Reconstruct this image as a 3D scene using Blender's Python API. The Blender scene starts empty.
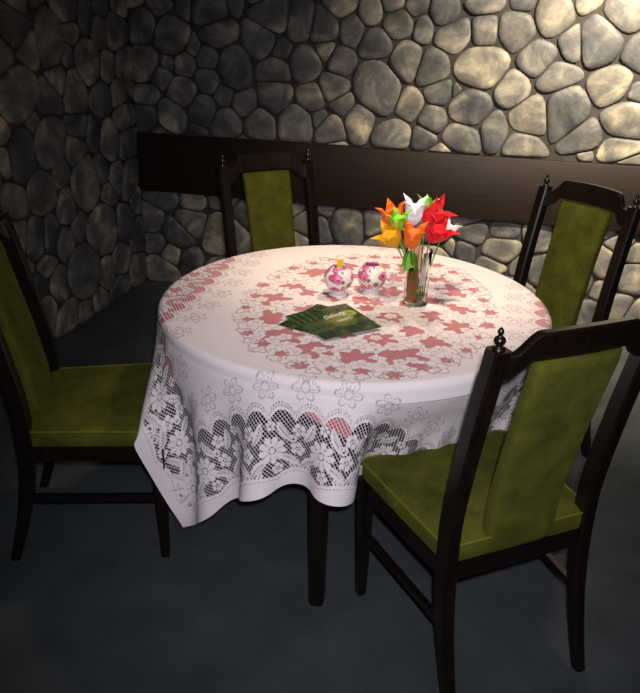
import bpy, bmesh, math, random
import numpy as np
from mathutils import Vector, Matrix, Euler

rad = math.pi / 180
scene = bpy.context.scene
C = scene.collection

# ------------------------------------------------------------------ camera
CAM_H, PITCH, ROLL, FPX = 1.595, 23.93 * rad, 1.36 * rad, 754.84
cam_d = bpy.data.cameras.new('camera')
cam = bpy.data.objects.new('camera', cam_d)
C.objects.link(cam)
cam.matrix_world = (Matrix.Translation((0, 0, CAM_H))
                    @ Matrix.Rotation(math.pi / 2 - PITCH, 4, 'X')
                    @ Matrix.Rotation(ROLL, 4, 'Z'))
cam_d.sensor_fit = 'HORIZONTAL'
cam_d.sensor_width = 36
cam_d.lens = 36 * FPX / 640
cam_d.clip_start = 0.02
scene.camera = cam

# ------------------------------------------------------------------ world, lights, exposure
w = bpy.data.worlds.new('world')
scene.world = w
w.use_nodes = True
w.node_tree.nodes['Background'].inputs[0].default_value = (0.55, 0.60, 0.70, 1)
w.node_tree.nodes['Background'].inputs[1].default_value = 0.028


def lamp(name, kind, loc, energy, color, size=0.05, target=None, angle=None, blend=0.6):
    d = bpy.data.lights.new(name, kind)
    d.energy = energy
    d.color = color
    if kind == 'AREA':
        d.shape = 'DISK'
        d.size = size
    else:
        d.shadow_soft_size = size
    if kind == 'SPOT':
        d.spot_size = angle
        d.spot_blend = blend
    o = bpy.data.objects.new(name, d)
    C.objects.link(o)
    o.location = loc
    if target is not None:
        o.rotation_euler = (Vector(target) - Vector(loc)).to_track_quat('-Z', 'Y').to_euler()
    return o


lamp('phone_flash', 'SPOT', (0.03, 0.0, 1.66), 120, (0.99, 0.94, 1.0), 0.02, (0.20, 2.0, 0.68), 80 * rad, 1.0)
lamp('wall_lamp', 'SPOT', (1.42, 2.75, 2.45), 560, (1.0, 0.85, 0.60), 0.06, (1.65, 3.80, 1.35), 108 * rad, 1.0)
lamp('ceiling_lamp', 'SPOT', (0.55, 2.85, 2.6), 85, (1.0, 0.79, 0.64), 0.10, (0.20, 2.40, 0.75), 50 * rad, 0.8)
lamp('front_ceiling_lamp', 'SPOT', (0.10, 1.60, 2.6), 130, (1.0, 0.78, 0.52), 0.08, (0.40, 2.95, 0.80), 58 * rad, 0.8)

vs = scene.view_settings
vs.view_transform = 'Standard'
vs.look = 'None'
vs.gamma = 1
vs.use_curve_mapping = False
vs.exposure = 0.0


# ------------------------------------------------------------------ helpers
def ray(px, py):
    dx, dy = px - 320, py - 346.5
    cr, sr = math.cos(ROLL), math.sin(ROLL)
    x = cr * dx + sr * dy
    y = -sr * dx + cr * dy
    cp, sp = math.cos(PITCH), math.sin(PITCH)
    return np.array([x, cp * FPX - sp * y, -sp * FPX - cp * y])


def at_z(px, py, z):
    d = ray(px, py)
    t = (z - CAM_H) / d[2]
    return np.array([0, 0, CAM_H]) + t * d


def at_y(px, py, y):
    d = ray(px, py)
    return np.array([0, 0, CAM_H]) + (y / d[1]) * d


def link(name, me, mat, parent=None, smooth=True):
    o = bpy.data.objects.new(name, me)
    C.objects.link(o)
    if mat is not None and not me.materials:
        me.materials.append(mat)
    if smooth:
        for p in me.polygons:
            p.use_smooth = True
    if parent is not None:
        o.parent = parent
    return o


def obj(name, bm, mat, parent=None, smooth=True, sharp=None):
    bmesh.ops.recalc_face_normals(bm, faces=bm.faces)
    me = bpy.data.meshes.new(name)
    bm.to_mesh(me)
    bm.free()
    if sharp is not None:
        me.set_sharp_from_angle(angle=sharp * rad)
    return link(name, me, mat, parent, smooth)


def empty(name, loc=(0, 0, 0), rz=0):
    o = bpy.data.objects.new(name, None)
    C.objects.link(o)
    o.empty_display_size = 0.05
    o.location = loc
    o.rotation_euler = (0, 0, rz)
    return o


def tag(o, label=None, cat=None, group=None, kind=None):
    if label: o['label'] = label
    if cat: o['category'] = cat
    if group: o['group'] = group
    if kind: o['kind'] = kind
    return o


def box_bm(x0, x1, y0, y1, z0, z1, bevel=0.0, seg=2, bm=None):
    own = bmesh.new()
    bmesh.ops.create_cube(own, size=1)
    for v in own.verts:
        v.co = Vector(((x0 + x1) / 2 + v.co.x * (x1 - x0), (y0 + y1) / 2 + v.co.y * (y1 - y0), (z0 + z1) / 2 + v.co.z * (z1 - z0)))
    if bevel:
        bmesh.ops.bevel(own, geom=own.edges[:], offset=bevel, segments=seg, affect='EDGES', profile=0.5)
    return own


def loft(sections, closed_ring=True, cap=True):
    """sections: list of rings (lists of xyz), same count."""
    bm = bmesh.new()
    rings = [[bm.verts.new(p) for p in s] for s in sections]
    n = len(rings[0])
    for a, b in zip(rings[:-1], rings[1:]):
        for i in range(n if closed_ring else n - 1):
            j = (i + 1) % n
            bm.faces.new((a[i], a[j], b[j], b[i]))
    if cap:
        bm.faces.new(rings[0][::-1])
        bm.faces.new(rings[-1])
    return bm


def lathe(profile, n=24, cap0=True, cap1=True, cx=0, cy=0):
    """profile: list of (r, z)."""
    bm = bmesh.new()
    rings = []
    for r, z in profile:
        if r < 1e-5:
            rings.append([bm.verts.new((cx, cy, z))])
        else:
            rings.append([bm.verts.new((cx + r * math.cos(2 * math.pi * k / n), cy + r * math.sin(2 * math.pi * k / n), z)) for k in range(n)])
    for a, b in zip(rings[:-1], rings[1:]):
        for i in range(n):
            j = (i + 1) % n
            if len(a) == 1 and len(b) == 1: continue
            if len(a) == 1: bm.faces.new((a[0], b[j], b[i]))
            elif len(b) == 1: bm.faces.new((a[i], a[j], b[0]))
            else: bm.faces.new((a[i], a[j], b[j], b[i]))
    if cap0 and len(rings[0]) > 1: bm.faces.new(rings[0][::-1])
    if cap1 and len(rings[-1]) > 1: bm.faces.new(rings[-1])
    return bm


def catmull(pts, sub=6):
    pts = [np.array(p, float) for p in pts]
    P = [2 * pts[0] - pts[1]] + pts + [2 * pts[-1] - pts[-2]]
    out = []
    for i in range(1, len(P) - 2):
        for k in range(sub):
            t = k / sub
            a, b, c, d = P[i - 1], P[i], P[i + 1], P[i + 2]
            out.append(0.5 * ((2 * b) + (-a + c) * t + (2 * a - 5 * b + 4 * c - d) * t * t + (-a + 3 * b - 3 * c + d) * t ** 3))
    out.append(pts[-1])
    return out


def tube(path, r, n=8, closed=False):
    path = [Vector(p) for p in path]
    m = len(path)
    rings = []
    up = Vector((0.123, 0.31, 0.94)).normalized()
    rs = r if hasattr(r, '__len__') else [r] * m
    for i, p in enumerate(path):
        if closed: t = (path[(i + 1) % m] - path[i - 1]).normalized()
        else: t = (path[min(i + 1, m - 1)] - path[max(i - 1, 0)]).normalized()
        a = up.cross(t)
        if a.length < 1e-3: a = Vector((1, 0, 0)).cross(t)
        a.normalize()
        b = t.cross(a)
        up = b
        rings.append([p + (a * math.cos(2 * math.pi * k / n) + b * math.sin(2 * math.pi * k / n)) * rs[i] for k in range(n)])
    if closed:
        # match seam of last to first by nearest vertex
        rings.append(rings[0])
        bm = bmesh.new()
        V = [[bm.verts.new(q) for q in s] for s in rings[:-1]]
        off = min(range(n), key=lambda k: (rings[-2][0] - rings[0][k]).length)
        for i in range(m):
            A = V[i]
            B = V[(i + 1) % m]
            o = off if i == m - 1 else 0
            for k in range(n):
                bm.faces.new((A[k], A[(k + 1) % n], B[(k + 1 + o) % n], B[(k + o) % n]))
        return bm
    return loft(rings)


def join_bm(*bms):
    out = bmesh.new()
    for b in bms:
        me = bpy.data.meshes.new('tmp')
        b.to_mesh(me)
        b.free()
        out.from_mesh(me)
        bpy.data.meshes.remove(me)
    return out


# ------------------------------------------------------------------ materials
class NT:
    def __init__(s, name):
        s.m = bpy.data.materials.new(name)
        s.m.use_nodes = True
        s.t = s.m.node_tree
        s.p = s.t.nodes['Principled BSDF']
        s.out = s.t.nodes['Material Output']

    def n(s, typ, **kw):
        nd = s.t.nodes.new(typ)
        for k, v in kw.items():
            if k.startswith('_'): setattr(nd, k[1:], v)
            else: nd.inputs[k.replace('__', ' ')].default_value = v
        return nd

    def l(s, a, b): s.t.links.new(a, b)

    def noise(s, scale, detail=3, rough=0.55, coord=None, dist=0.0):
        nd = s.n('ShaderNodeTexNoise', Scale=scale, Detail=detail, Roughness=rough, Distortion=dist)
        if coord is not None: s.l(coord, nd.inputs['Vector'])
        return nd

    def ramp(s, fac, stops, interp='LINEAR'):
        nd = s.n('ShaderNodeValToRGB')
        cr = nd.color_ramp
        cr.interpolation = interp
        while len(cr.elements) < len(stops): cr.elements.new(0.5)
        for e, (p, c) in zip(cr.elements, stops):
            e.position = p
            e.color = c if len(c) == 4 else (*c, 1)
        s.l(fac, nd.inputs[0])
        return nd

    def mix(s, fac, a, b, blend='MIX'):
        nd = s.n('ShaderNodeMix', _data_type='RGBA', _blend_type=blend)
        for sock, v in ((nd.inputs[0], fac), (nd.inputs[6], a), (nd.inputs[7], b)):
            if hasattr(v, 'is_linked'): s.l(v, sock)
            elif hasattr(v, '__len__'): sock.default_value = (*v, 1) if len(v) == 3 else v
            else: sock.default_value = v
        return nd.outputs[2]

    def math(s, op, a, b=0.0, c=0.0, clamp=False):
        nd = s.n('ShaderNodeMath', _operation=op, _use_clamp=clamp)
        for i, v in enumerate((a, b, c)):
            if hasattr(v, 'is_linked'): s.l(v, nd.inputs[i])
            else: nd.inputs[i].default_value = v
        return nd.outputs[0]

    def bump(s, h, strength=0.3, dist=0.01):
        nd = s.n('ShaderNodeBump', Strength=strength, Distance=dist)
        s.l(h, nd.inputs['Height'])
        s.l(nd.outputs[0], s.p.inputs['Normal'])

    def set(s, **kw):
        for k, v in kw.items():
            s.p.inputs[k.replace('__', ' ')].default_value = (*v, 1) if hasattr(v, '__len__') and len(v) == 3 else v

    def coord(s, kind='Object'):
        return s.n('ShaderNodeTexCoord').outputs[kind]


def mat_wood():
    m = NT('dark_wood')
    co = m.coord()
    mp = m.n('ShaderNodeMapping', Scale=(30, 30, 4))
    m.l(co, mp.inputs[0])
    nz = m.noise(1.5, 5, 0.6, mp.outputs[0], 0.6)
    r = m.ramp(nz.outputs[0], [(0.3, (0.004, 0.0026, 0.002)), (0.7, (0.010, 0.0056, 0.004))])
    m.l(r.outputs[0], m.p.inputs['Base Color'])
    m.set(Roughness=0.32, Coat__Weight=0.12, Coat__Roughness=0.2)
    m.bump(nz.outputs[0], 0.08, 0.003)
    return m.m


def mat_velvet(name, c0, c1, mott):
    m = NT(name)
    co = m.coord()
    n1 = m.noise(11, 5, 0.65, co, 0.25)
    n2 = m.noise(420, 2, 0.6, co)
    r = m.ramp(n1.outputs[0], [(0.5 - mott, c0), (0.5 + mott, c1)])
    c = m.mix(0.35, r.outputs[0], n2.outputs[1], 'SOFT_LIGHT')
    m.l(c, m.p.inputs['Base Color'])
    m.set(Roughness=0.85, Sheen__Weight=0.10, Sheen__Roughness=0.35, Sheen__Tint=(0.45, 0.55, 0.10), Specular__IOR__Level=0.15)
    h = m.math('ADD', n2.outputs[0], m.math('MULTIPLY', n1.outputs[0], 1.5))
    m.bump(h, 0.35, 0.004)
    return m.m


def mat_plain(name, col, rough=0.6, **kw):
    m = NT(name)
    nz = m.noise(60, 3, 0.5, m.coord())
    c = m.mix(0.12, col, nz.outputs[1], 'OVERLAY')
    m.l(c, m.p.inputs['Base Color'])
    m.set(Roughness=rough, **kw)
    return m.m


def mat_carpet():
    m = NT('charcoal_carpet')
    co = m.coord()
    n1 = m.noise(350, 2, 0.7, co)
    n2 = m.noise(5, 4, 0.6, co)
    r = m.ramp(n1.outputs[0], [(0.25, (0.043, 0.051, 0.057)), (0.75, (0.100, 0.115, 0.124))])
    r2 = m.ramp(n2.outputs[0], [(0.3, (0.75, 0.75, 0.76)), (0.7, (1.1, 1.1, 1.08))])
    c = m.mix(1.0, r.outputs[0], r2.outputs[0], 'MULTIPLY')
    m.l(c, m.p.inputs['Base Color'])
    m.set(Roughness=0.95, Specular__IOR__Level=0.1)
    m.bump(n1.outputs[0], 0.7, 0.006)
    return m.m


def mat_stone():
    m = NT('painted_stone')
    co = m.coord()
    oi = m.n('ShaderNodeObjectInfo')
    vm = m.n('ShaderNodeVectorMath', _operation='ADD')
    sc = m.n('ShaderNodeVectorMath', _operation='SCALE')
    m.l(oi.outputs['Random'], sc.inputs['Scale'])
    sc.inputs[0].default_value = (37, 91, 53)
    m.l(co, vm.inputs[0])
    m.l(sc.outputs[0], vm.inputs[1])
    v = vm.outputs[0]
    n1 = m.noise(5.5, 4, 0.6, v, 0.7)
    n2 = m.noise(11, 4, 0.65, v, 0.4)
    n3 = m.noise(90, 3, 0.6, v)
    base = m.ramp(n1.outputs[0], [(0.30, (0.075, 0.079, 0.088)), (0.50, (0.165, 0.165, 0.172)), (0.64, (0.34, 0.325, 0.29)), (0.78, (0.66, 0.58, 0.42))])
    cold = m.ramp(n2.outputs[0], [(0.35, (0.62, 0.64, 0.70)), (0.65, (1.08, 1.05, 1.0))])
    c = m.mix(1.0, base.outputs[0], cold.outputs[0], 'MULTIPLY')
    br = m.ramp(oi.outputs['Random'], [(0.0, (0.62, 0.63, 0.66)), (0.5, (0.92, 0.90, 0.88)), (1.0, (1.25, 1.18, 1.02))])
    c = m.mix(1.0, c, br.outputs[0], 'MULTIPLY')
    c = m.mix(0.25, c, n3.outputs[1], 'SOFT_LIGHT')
    m.l(c, m.p.inputs['Base Color'])
    m.set(Roughness=0.55, Specular__IOR__Level=0.35)
    h = m.math('ADD', n2.outputs[0], m.math('MULTIPLY', n3.outputs[0], 0.3))
    m.bump(h, 0.25, 0.008)
    return m.m


def mat_mortar():
    m = NT('dark_mortar')
    n1 = m.noise(14, 4, 0.6, m.coord())
    r = m.ramp(n1.outputs[0], [(0.3, (0.018, 0.017, 0.017)), (0.7, (0.050, 0.044, 0.038))])
    m.l(r.outputs[0], m.p.inputs['Base Color'])
    m.set(Roughness=0.8)
    m.bump(n1.outputs[0], 0.3, 0.005)
    return m.m


def mat_board():
    m = NT('brown_painted_board')
    co = m.coord()
    mp = m.n('ShaderNodeMapping', Scale=(3, 40, 40))
    m.l(co, mp.inputs[0])
    n1 = m.noise(2, 5, 0.6, mp.outputs[0], 0.3)
    r = m.ramp(n1.outputs[0], [(0.3, (0.011, 0.006, 0.004)), (0.7, (0.019, 0.010, 0.0065))])
    m.l(r.outputs[0], m.p.inputs['Base Color'])
    m.set(Roughness=0.5)
    m.bump(n1.outputs[0], 0.08, 0.003)
    return m.m


def mat_lace():
    m = NT('white_lace')
    at = m.n('ShaderNodeAttribute', _attribute_name='lace')
    sep = m.n('ShaderNodeSeparateXYZ')
    m.l(at.outputs['Vector'], sep.inputs[0])
    solid, sheer, tone = sep.outputs
    uv = m.n('ShaderNodeUVMap')
    su = m.n('ShaderNodeSeparateXYZ')
    m.l(uv.outputs[0], su.inputs[0])
    U, V = su.outputs[0], su.outputs[1]
    pit = 0.0105
    def lines(expr, wdt):
        f = m.math('FRACT', m.math('DIVIDE', expr, pit))
        d = m.math('ABSOLUTE', m.math('SUBTRACT', f, 0.5))
        return m.math('LESS_THAN', d, wdt)
    a = lines(m.math('ADD', U, m.math('MULTIPLY', V, 0.7)), 0.12)
    b = lines(m.math('SUBTRACT', m.math('MULTIPLY', U, 0.7), V), 0.055)
    net = m.math('MAXIMUM', a, b)
    net = m.math('MULTIPLY', net, 0.9)
    opn = m.math('ADD', m.math('MULTIPLY', net, m.math('SUBTRACT', 1.0, sheer)), m.math('MULTIPLY', sheer, 0.16))
    alpha = m.math('ADD', solid, m.math('MULTIPLY', m.math('SUBTRACT', 1.0, solid), opn), clamp=True)
    alpha = m.math('MULTIPLY', alpha, 0.97)
    weave = m.noise(500, 2, 0.6, uv.outputs[0])
    col = m.mix(tone, (0.66, 0.62, 0.68), (0.90, 0.84, 0.865))
    col = m.mix(0.10, col, weave.outputs[1], 'OVERLAY')
    m.l(col, m.p.inputs['Base Color'])
    m.l(alpha, m.p.inputs['Alpha'])
    m.set(Roughness=0.8, Specular__IOR__Level=0.2)
    h = m.math('ADD', m.math('MULTIPLY', solid, 0.25), weave.outputs[0])
    m.bump(h, 0.25, 0.0015)
    return m.m


def mat_floral():
    m = NT('floral_porcelain')
    co = m.coord()
    nz = m.noise(40, 3, 0.6, co)
    vv = m.mix(0.012, co, nz.outputs[1], 'ADD')
    vo = m.n('ShaderNodeTexVoronoi', Scale=40)
    m.l(vv, vo.inputs['Vector'])
    dist = vo.outputs['Distance']
    cell = m.n('ShaderNodeSeparateXYZ')
    m.l(vo.outputs['Color'], cell.inputs[0])
    pet = m.ramp(dist, [(0.0, (0.22, 0.01, 0.06)), (0.2, (0.50, 0.04, 0.18)), (0.38, (0.75, 0.28, 0.45)), (0.68, (0.42, 0.03, 0.16)), (0.80, (0.80, 0.77, 0.74))])
    leaf = m.ramp(dist, [(0.0, (0.05, 0.12, 0.02)), (0.25, (0.20, 0.16, 0.05)), (0.42, (0.80, 0.77, 0.74))])
    pick = m.math('GREATER_THAN', cell.outputs[0], 0.30)
    c = m.mix(pick, leaf.outputs[0], pet.outputs[0])
    m.l(c, m.p.inputs['Base Color'])
    m.set(Roughness=0.12, Coat__Weight=0.4)
    return m.m


def mat_leaflet():
    m = NT('green_leaflet_print')
    co = m.coord()                       # leaflet local: x up the page, -y to the right
    n1 = m.noise(28, 5, 0.65, co, 1.0)
    base = m.ramp(n1.outputs[0], [(0.3, (0.006, 0.014, 0.008)), (0.5, (0.025, 0.055, 0.020)), (0.68, (0.12, 0.17, 0.04))])
    sep = m.n('ShaderNodeSeparateXYZ')
    m.l(co, sep.inputs[0])
    px_, py_ = m.math('MULTIPLY', sep.outputs[1], -1.0), sep.outputs[0]
    def blob(cx, cy, rx, ry, soft):
        dx = m.math('DIVIDE', m.math('SUBTRACT', px_, cx), rx)
        dy = m.math('DIVIDE', m.math('SUBTRACT', py_, cy), ry)
        d = m.math('SQRT', m.math('ADD', m.math('MULTIPLY', dx, dx), m.math('MULTIPLY', dy, dy)))
        return m.math('DIVIDE', m.math('SUBTRACT', 1.0, d), soft, clamp=True)
    c = m.mix(blob(0.070, 0.105, 0.060, 0.060, 0.8), base.outputs[0], (0.20, 0.26, 0.03))
    c = m.mix(blob(0.115, 0.135, 0.026, 0.024, 0.25), c, (0.38, 0.44, 0.07))
    c = m.mix(blob(0.115, 0.135, 0.014, 0.013, 0.4), c, (0.16, 0.24, 0.04))
    edge = m.math('GREATER_THAN', m.math('ABSOLUTE', m.math('SUBTRACT', px_, 0.074)), 0.0715)
    c = m.mix(m.math('MULTIPLY', edge, 0.2), c, (0.35, 0.36, 0.30))
    m.l(c, m.p.inputs['Base Color'])
    m.set(Roughness=0.30)
    return m.m


def mat_glass():
    m = NT('clear_glass')
    m.set(Base__Color=(0.97, 0.99, 0.98), Roughness=0.03, IOR=1.12, Transmission__Weight=1.0)
    return m.m


def mat_paper(name, col):
    m = NT(name)
    nz = m.noise(25, 3, 0.6, m.coord())
    c = m.mix(0.18, col, nz.outputs[1], 'OVERLAY')
    m.l(c, m.p.inputs['Base Color'])
    m.set(Roughness=0.55, Specular__IOR__Level=0.25)
    return m.m


WOOD = mat_wood()
VELVET = mat_velvet('olive_velvet', (0.046, 0.050, 0.006), (0.100, 0.106, 0.013), 0.18)
STONE = mat_stone()
MORTAR = mat_mortar()
BOARD = mat_board()
CARPET = mat_carpet()
LACE = mat_lace()
PINK = mat_plain('pink_cotton', (0.52, 0.125, 0.155), 0.85)
FLORAL = mat_floral()
LEAFLET = mat_leaflet()
GLASS = mat_glass()
PIPING = mat_velvet('olive_piping', (0.10, 0.11, 0.008), (0.15, 0.16, 0.015), 0.2)

# ------------------------------------------------------------------ room
CORN = np.array([-1.1171, 4.5797])
WA = 14.81 * rad
DB = np.array([math.cos(WA), -math.sin(WA)])       # along the back wall, to the right
DL = np.array([-math.sin(WA), -math.cos(WA)])      # along the left wall, to the viewer
WALL_H = 2.5
LEN_B, LEN_L = 4.3, 3.0


def wall_empty_matrix(d, n):
    """local x along wall, y up, z out of the wall into the room"""
    return Matrix(((d[0], 0, n[0], CORN[0]), (d[1], 0, n[1], CORN[1]), (0, 1, 0, 0), (0, 0, 0, 1)))


NB = np.array([-math.sin(WA), -math.cos(WA)])      # normals into the room
NL = np.array([math.cos(WA), -math.sin(WA)])

fl = box_bm(-3.6, 4.2, -1.2, 5.6, -0.05, 0.0)
floor = tag(obj('floor', fl, CARPET, smooth=False), 'charcoal blue-grey carpet floor under the table and chairs', 'floor', kind='structure')

# walls: local x along the wall, local y up, local z into the room
wb = obj('wall_back', box_bm(-0.15, LEN_B, 0, WALL_H, -0.15, 0.0), MORTAR, smooth=False)
wb.matrix_world = wall_empty_matrix(DB, NB)
tag(wb, 'rear wall of rounded painted stones, brightly lit at the right', 'wall', kind='structure')
wl = obj('wall_left', box_bm(0, LEN_L, 0, WALL_H, -0.15, 0.0), MORTAR, smooth=False)
wl.matrix_world = wall_empty_matrix(DL, NL)
tag(wl, 'dark side wall of tall rounded painted stones at the left', 'wall', kind='structure')


def wall_uv(px, py, d, n):
    r = ray(px, py)
    t = (CORN @ n) / (r[:2] @ n)
    P = np.array([0, 0, CAM_H]) + t * r
    return (P[:2] - CORN) @ d, P[2]


# stones seen in the photograph: centre and half sizes, read from enlarged crops (scale, x offset, y offset)
BACK = [
 (2.667, 0, 0, [(380,65,38,50),(365,5,20,15),(425,15,45,25),(485,25,22,25),(460,95,52,55),(515,125,18,22),(570,35,55,40),(625,15,25,20),(585,85,50,45),
  (390,170,40,45),(445,165,18,18),(430,205,38,25),(395,253,33,26),(492,170,27,32),(555,155,30,28),(555,215,35,32),(485,245,45,38),(622,180,42,65),
  (597,252,25,28),(395,315,35,33),(455,310,45,42),(540,295,42,38),(602,330,42,38),(525,345,28,12)]),
 (3.85, 100, 120, [(240,305,70,35),(210,380,30,52),(350,315,45,30),(345,390,60,45),(300,440,55,60),(220,470,35,35),(275,515,35,45),(245,575,50,50),(350,545,45,50)]),
 (2.667, 200, 0, [(190,45,70,45),(165,105,55,45),(265,60,45,50),(330,75,40,55),(375,15,45,35),(405,80,32,50),(455,30,33,40),(515,8,30,25),
  (530,65,42,40),(598,78,28,42),(470,118,42,42),(550,165,38,60),(105,185,57,65),(275,170,37,48),(200,185,42,35),
  (215,130,28,28),(335,130,20,25),(378,160,30,40),(357,235,40,35),(295,262,40,38),(200,260,48,42),(70,245,25,20),(120,275,38,30),
  (75,325,42,30),(160,330,42,40),(255,325,50,50),(318,315,22,18),(380,280,42,25),(345,345,38,40),(425,320,40,58),(475,240,60,85),(515,355,62,35),
  (560,275,33,45),(595,370,40,32),(390,590,48,38),(320,610,25,30),(285,590,25,30),(465,590,30,40),(340,560,22,16)]),
 (2.667, 400, 0, [(45,20,30,25),(120,35,40,48),(90,190,45,65),(140,95,52,48),(225,15,60,25),(225,85,35,45),(330,10,35,20),(315,85,55,50),(220,175,85,60),
  (415,45,62,60),(365,155,62,48),(455,110,30,55),(495,15,35,25),(535,100,58,85),(590,40,45,60),(630,140,35,45),(25,275,32,45),(105,240,38,42),(150,240,12,15),
  (88,318,38,38),(185,285,62,48),(300,240,50,50),(420,208,75,42),(345,310,52,52),(445,300,62,95),(565,230,75,55),(622,250,25,20),(495,365,50,58),
  (595,315,75,52),(575,400,52,32),(250,350,35,60),(325,385,45,32),(160,368,55,35),(60,370,40,35),(500,410,15,10)]),
 (4.923, 440, 230, [(150,25,85,45),(310,5,60,35),(300,100,110,55),(120,100,50,50),(50,85,25,40),(260,180,80,35),(385,185,50,40)]),
 (3.85, 500, 160, [(150,300,50,60),(150,420,45,60),(400,400,55,60),(460,330,45,30),(390,500,40,40),(500,450,60,55),(510,370,40,30),(340,580,40,40),(460,560,45,40),(525,590,40,40)]),
]
LEFT = [
 (2.667, 0, 0, [(40,10,50,20),(35,75,55,60),(130,115,42,75),(175,25,40,40),(225,45,22,50),(265,20,27,22),(312,15,18,22),(262,85,22,45),(308,90,28,50),
  (72,137,38,42),(12,150,22,40),(185,85,30,30),(180,150,15,30),(235,165,35,60),(285,180,22,45),(328,190,20,75),(50,250,62,85),(148,205,35,32),(125,265,32,50),
  (200,245,30,65),(270,265,28,50),(312,245,20,45),(5,355,20,35),(88,325,15,30),(55,415,42,75),(130,380,42,82),(205,335,30,35),(250,355,22,50),(290,375,28,60),
  (325,310,30,35),(335,390,18,40),(200,400,28,38),(10,430,15,40),(230,490,42,75),(160,465,30,35),(270,445,22,35),(310,470,20,40),(343,480,20,60),(40,545,42,50),
  (110,510,45,55),(180,550,22,55),(290,520,25,25),(363,535,14,40)]),
 (2.909, 0, 180, [(110,60,35,50),(40,70,40,50),(195,60,22,50),(250,40,45,55),(320,40,35,40),(395,60,16,45),(50,170,30,60),(100,175,28,65),(150,165,20,60),(188,185,20,55),
  (230,130,18,50),(300,145,50,75),(365,125,28,50),(400,160,18,55),(350,230,22,45),(400,255,22,45),(75,265,22,35),(135,250,32,30),(110,315,32,40),
  (175,310,25,60),(248,265,48,75),(310,270,22,50),(350,310,28,35),(290,345,25,30),(145,380,20,60),(200,385,35,40),(250,380,30,30)]),
]


def make_cells(lists, d, n, L, rng, exclude=None, asp=1.0):
    seeds = []
    for s, ox, oy, lst in lists:
        for (a, b, rx, ry) in lst:
            px, py = ox + a / s, oy + b / s
            u, v = wall_uv(px, py, d, n)
            u2, _ = wall_uv(px + rx / s, py, d, n)
            _, v2 = wall_uv(px, py + ry / s, d, n)
            ru, rv = abs(u2 - u), abs(v2 - v)
            if u < 0.03 or u > L - 0.03 or v < 0.02 or v > WALL_H - 0.02: continue
            if any(abs(u - q[0]) < 0.55 * min(ru, q[2]) + 0.012 and abs(v - q[1]) < 0.55 * min(rv, q[3]) + 0.012 for q in seeds): continue
            seeds.append((u, v, ru, rv))
    # stones beyond what the crops show
    for k in range(5000):
        u, v = rng.uniform(0.06, L - 0.06), rng.uniform(0.05, WALL_H - 0.05)
        r = rng.choice((0.07, 0.10, 0.12, 0.14)) * rng.uniform(0.85, 1.1)
        if all(((u - q[0]) / (q[2] + r * asp)) ** 2 + ((v - q[1]) / (q[3] + r)) ** 2 > 0.80 for q in seeds):
            seeds.append((u, v, r * asp, r))
    cells = []
    S = np.array(seeds)
    for i, (u, v, ru, rv) in enumerate(seeds):
        k = 2.6
        poly = [(u + ru * k * math.cos(t) * 1.06, v + rv * k * math.sin(t) * 1.06) for t in np.linspace(0, 2 * math.pi, 20, endpoint=False)]
        poly = [(min(max(a, 0.0), L), min(max(b, 0.0), WALL_H)) for a, b in poly]
        dd = np.hypot(S[:, 0] - u, S[:, 1] - v)
        for j in np.argsort(dd)[1:26]:
            q = seeds[j]
            dx, dy = q[0] - u, q[1] - v
            D = math.hypot(dx, dy)
            if D > 0.9: break
            ex, ey = dx / D, dy / D
            ri = 1 / math.sqrt((ex / ru) ** 2 + (ey / rv) ** 2)
            rj = 1 / math.sqrt((ex / q[2]) ** 2 + (ey / q[3]) ** 2)
            off = D * ri / (ri + rj) - 0.0025
            poly = clip(poly, u + ex * off, v + ey * off, ex, ey)
            if len(poly) < 3: break
        if exclude and len(poly) >= 3:
            e0, e1 = exclude
            if v > (e0 + e1) / 2: poly = clip(poly, 0, e1 + 0.004, 0, -1)
            else: poly = clip(poly, 0, e0 - 0.004, 0, 1)
        if len(poly) < 3: continue
        A = abs(sum(p[0] * q[1] - p[1] * q[0] for p, q in zip(poly, poly[1:] + poly[:1]))) / 2
        if A < 0.0006: continue
        cells.append(poly)
    return cells


def clip(poly, px, py, nx, ny):
    out = []
    m = len(poly)
    for i in range(m):
        a, b = poly[i], poly[(i + 1) % m]
        da = (a[0] - px) * nx + (a[1] - py) * ny
        db = (b[0] - px) * nx + (b[1] - py) * ny
        if da <= 0: out.append(a)
        if (da < 0) != (db < 0) and abs(da - db) > 1e-12:
            t = da / (da - db)
            if 0 < t < 1: out.append((a[0] + t * (b[0] - a[0]), a[1] + t * (b[1] - a[1])))
    return out


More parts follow.
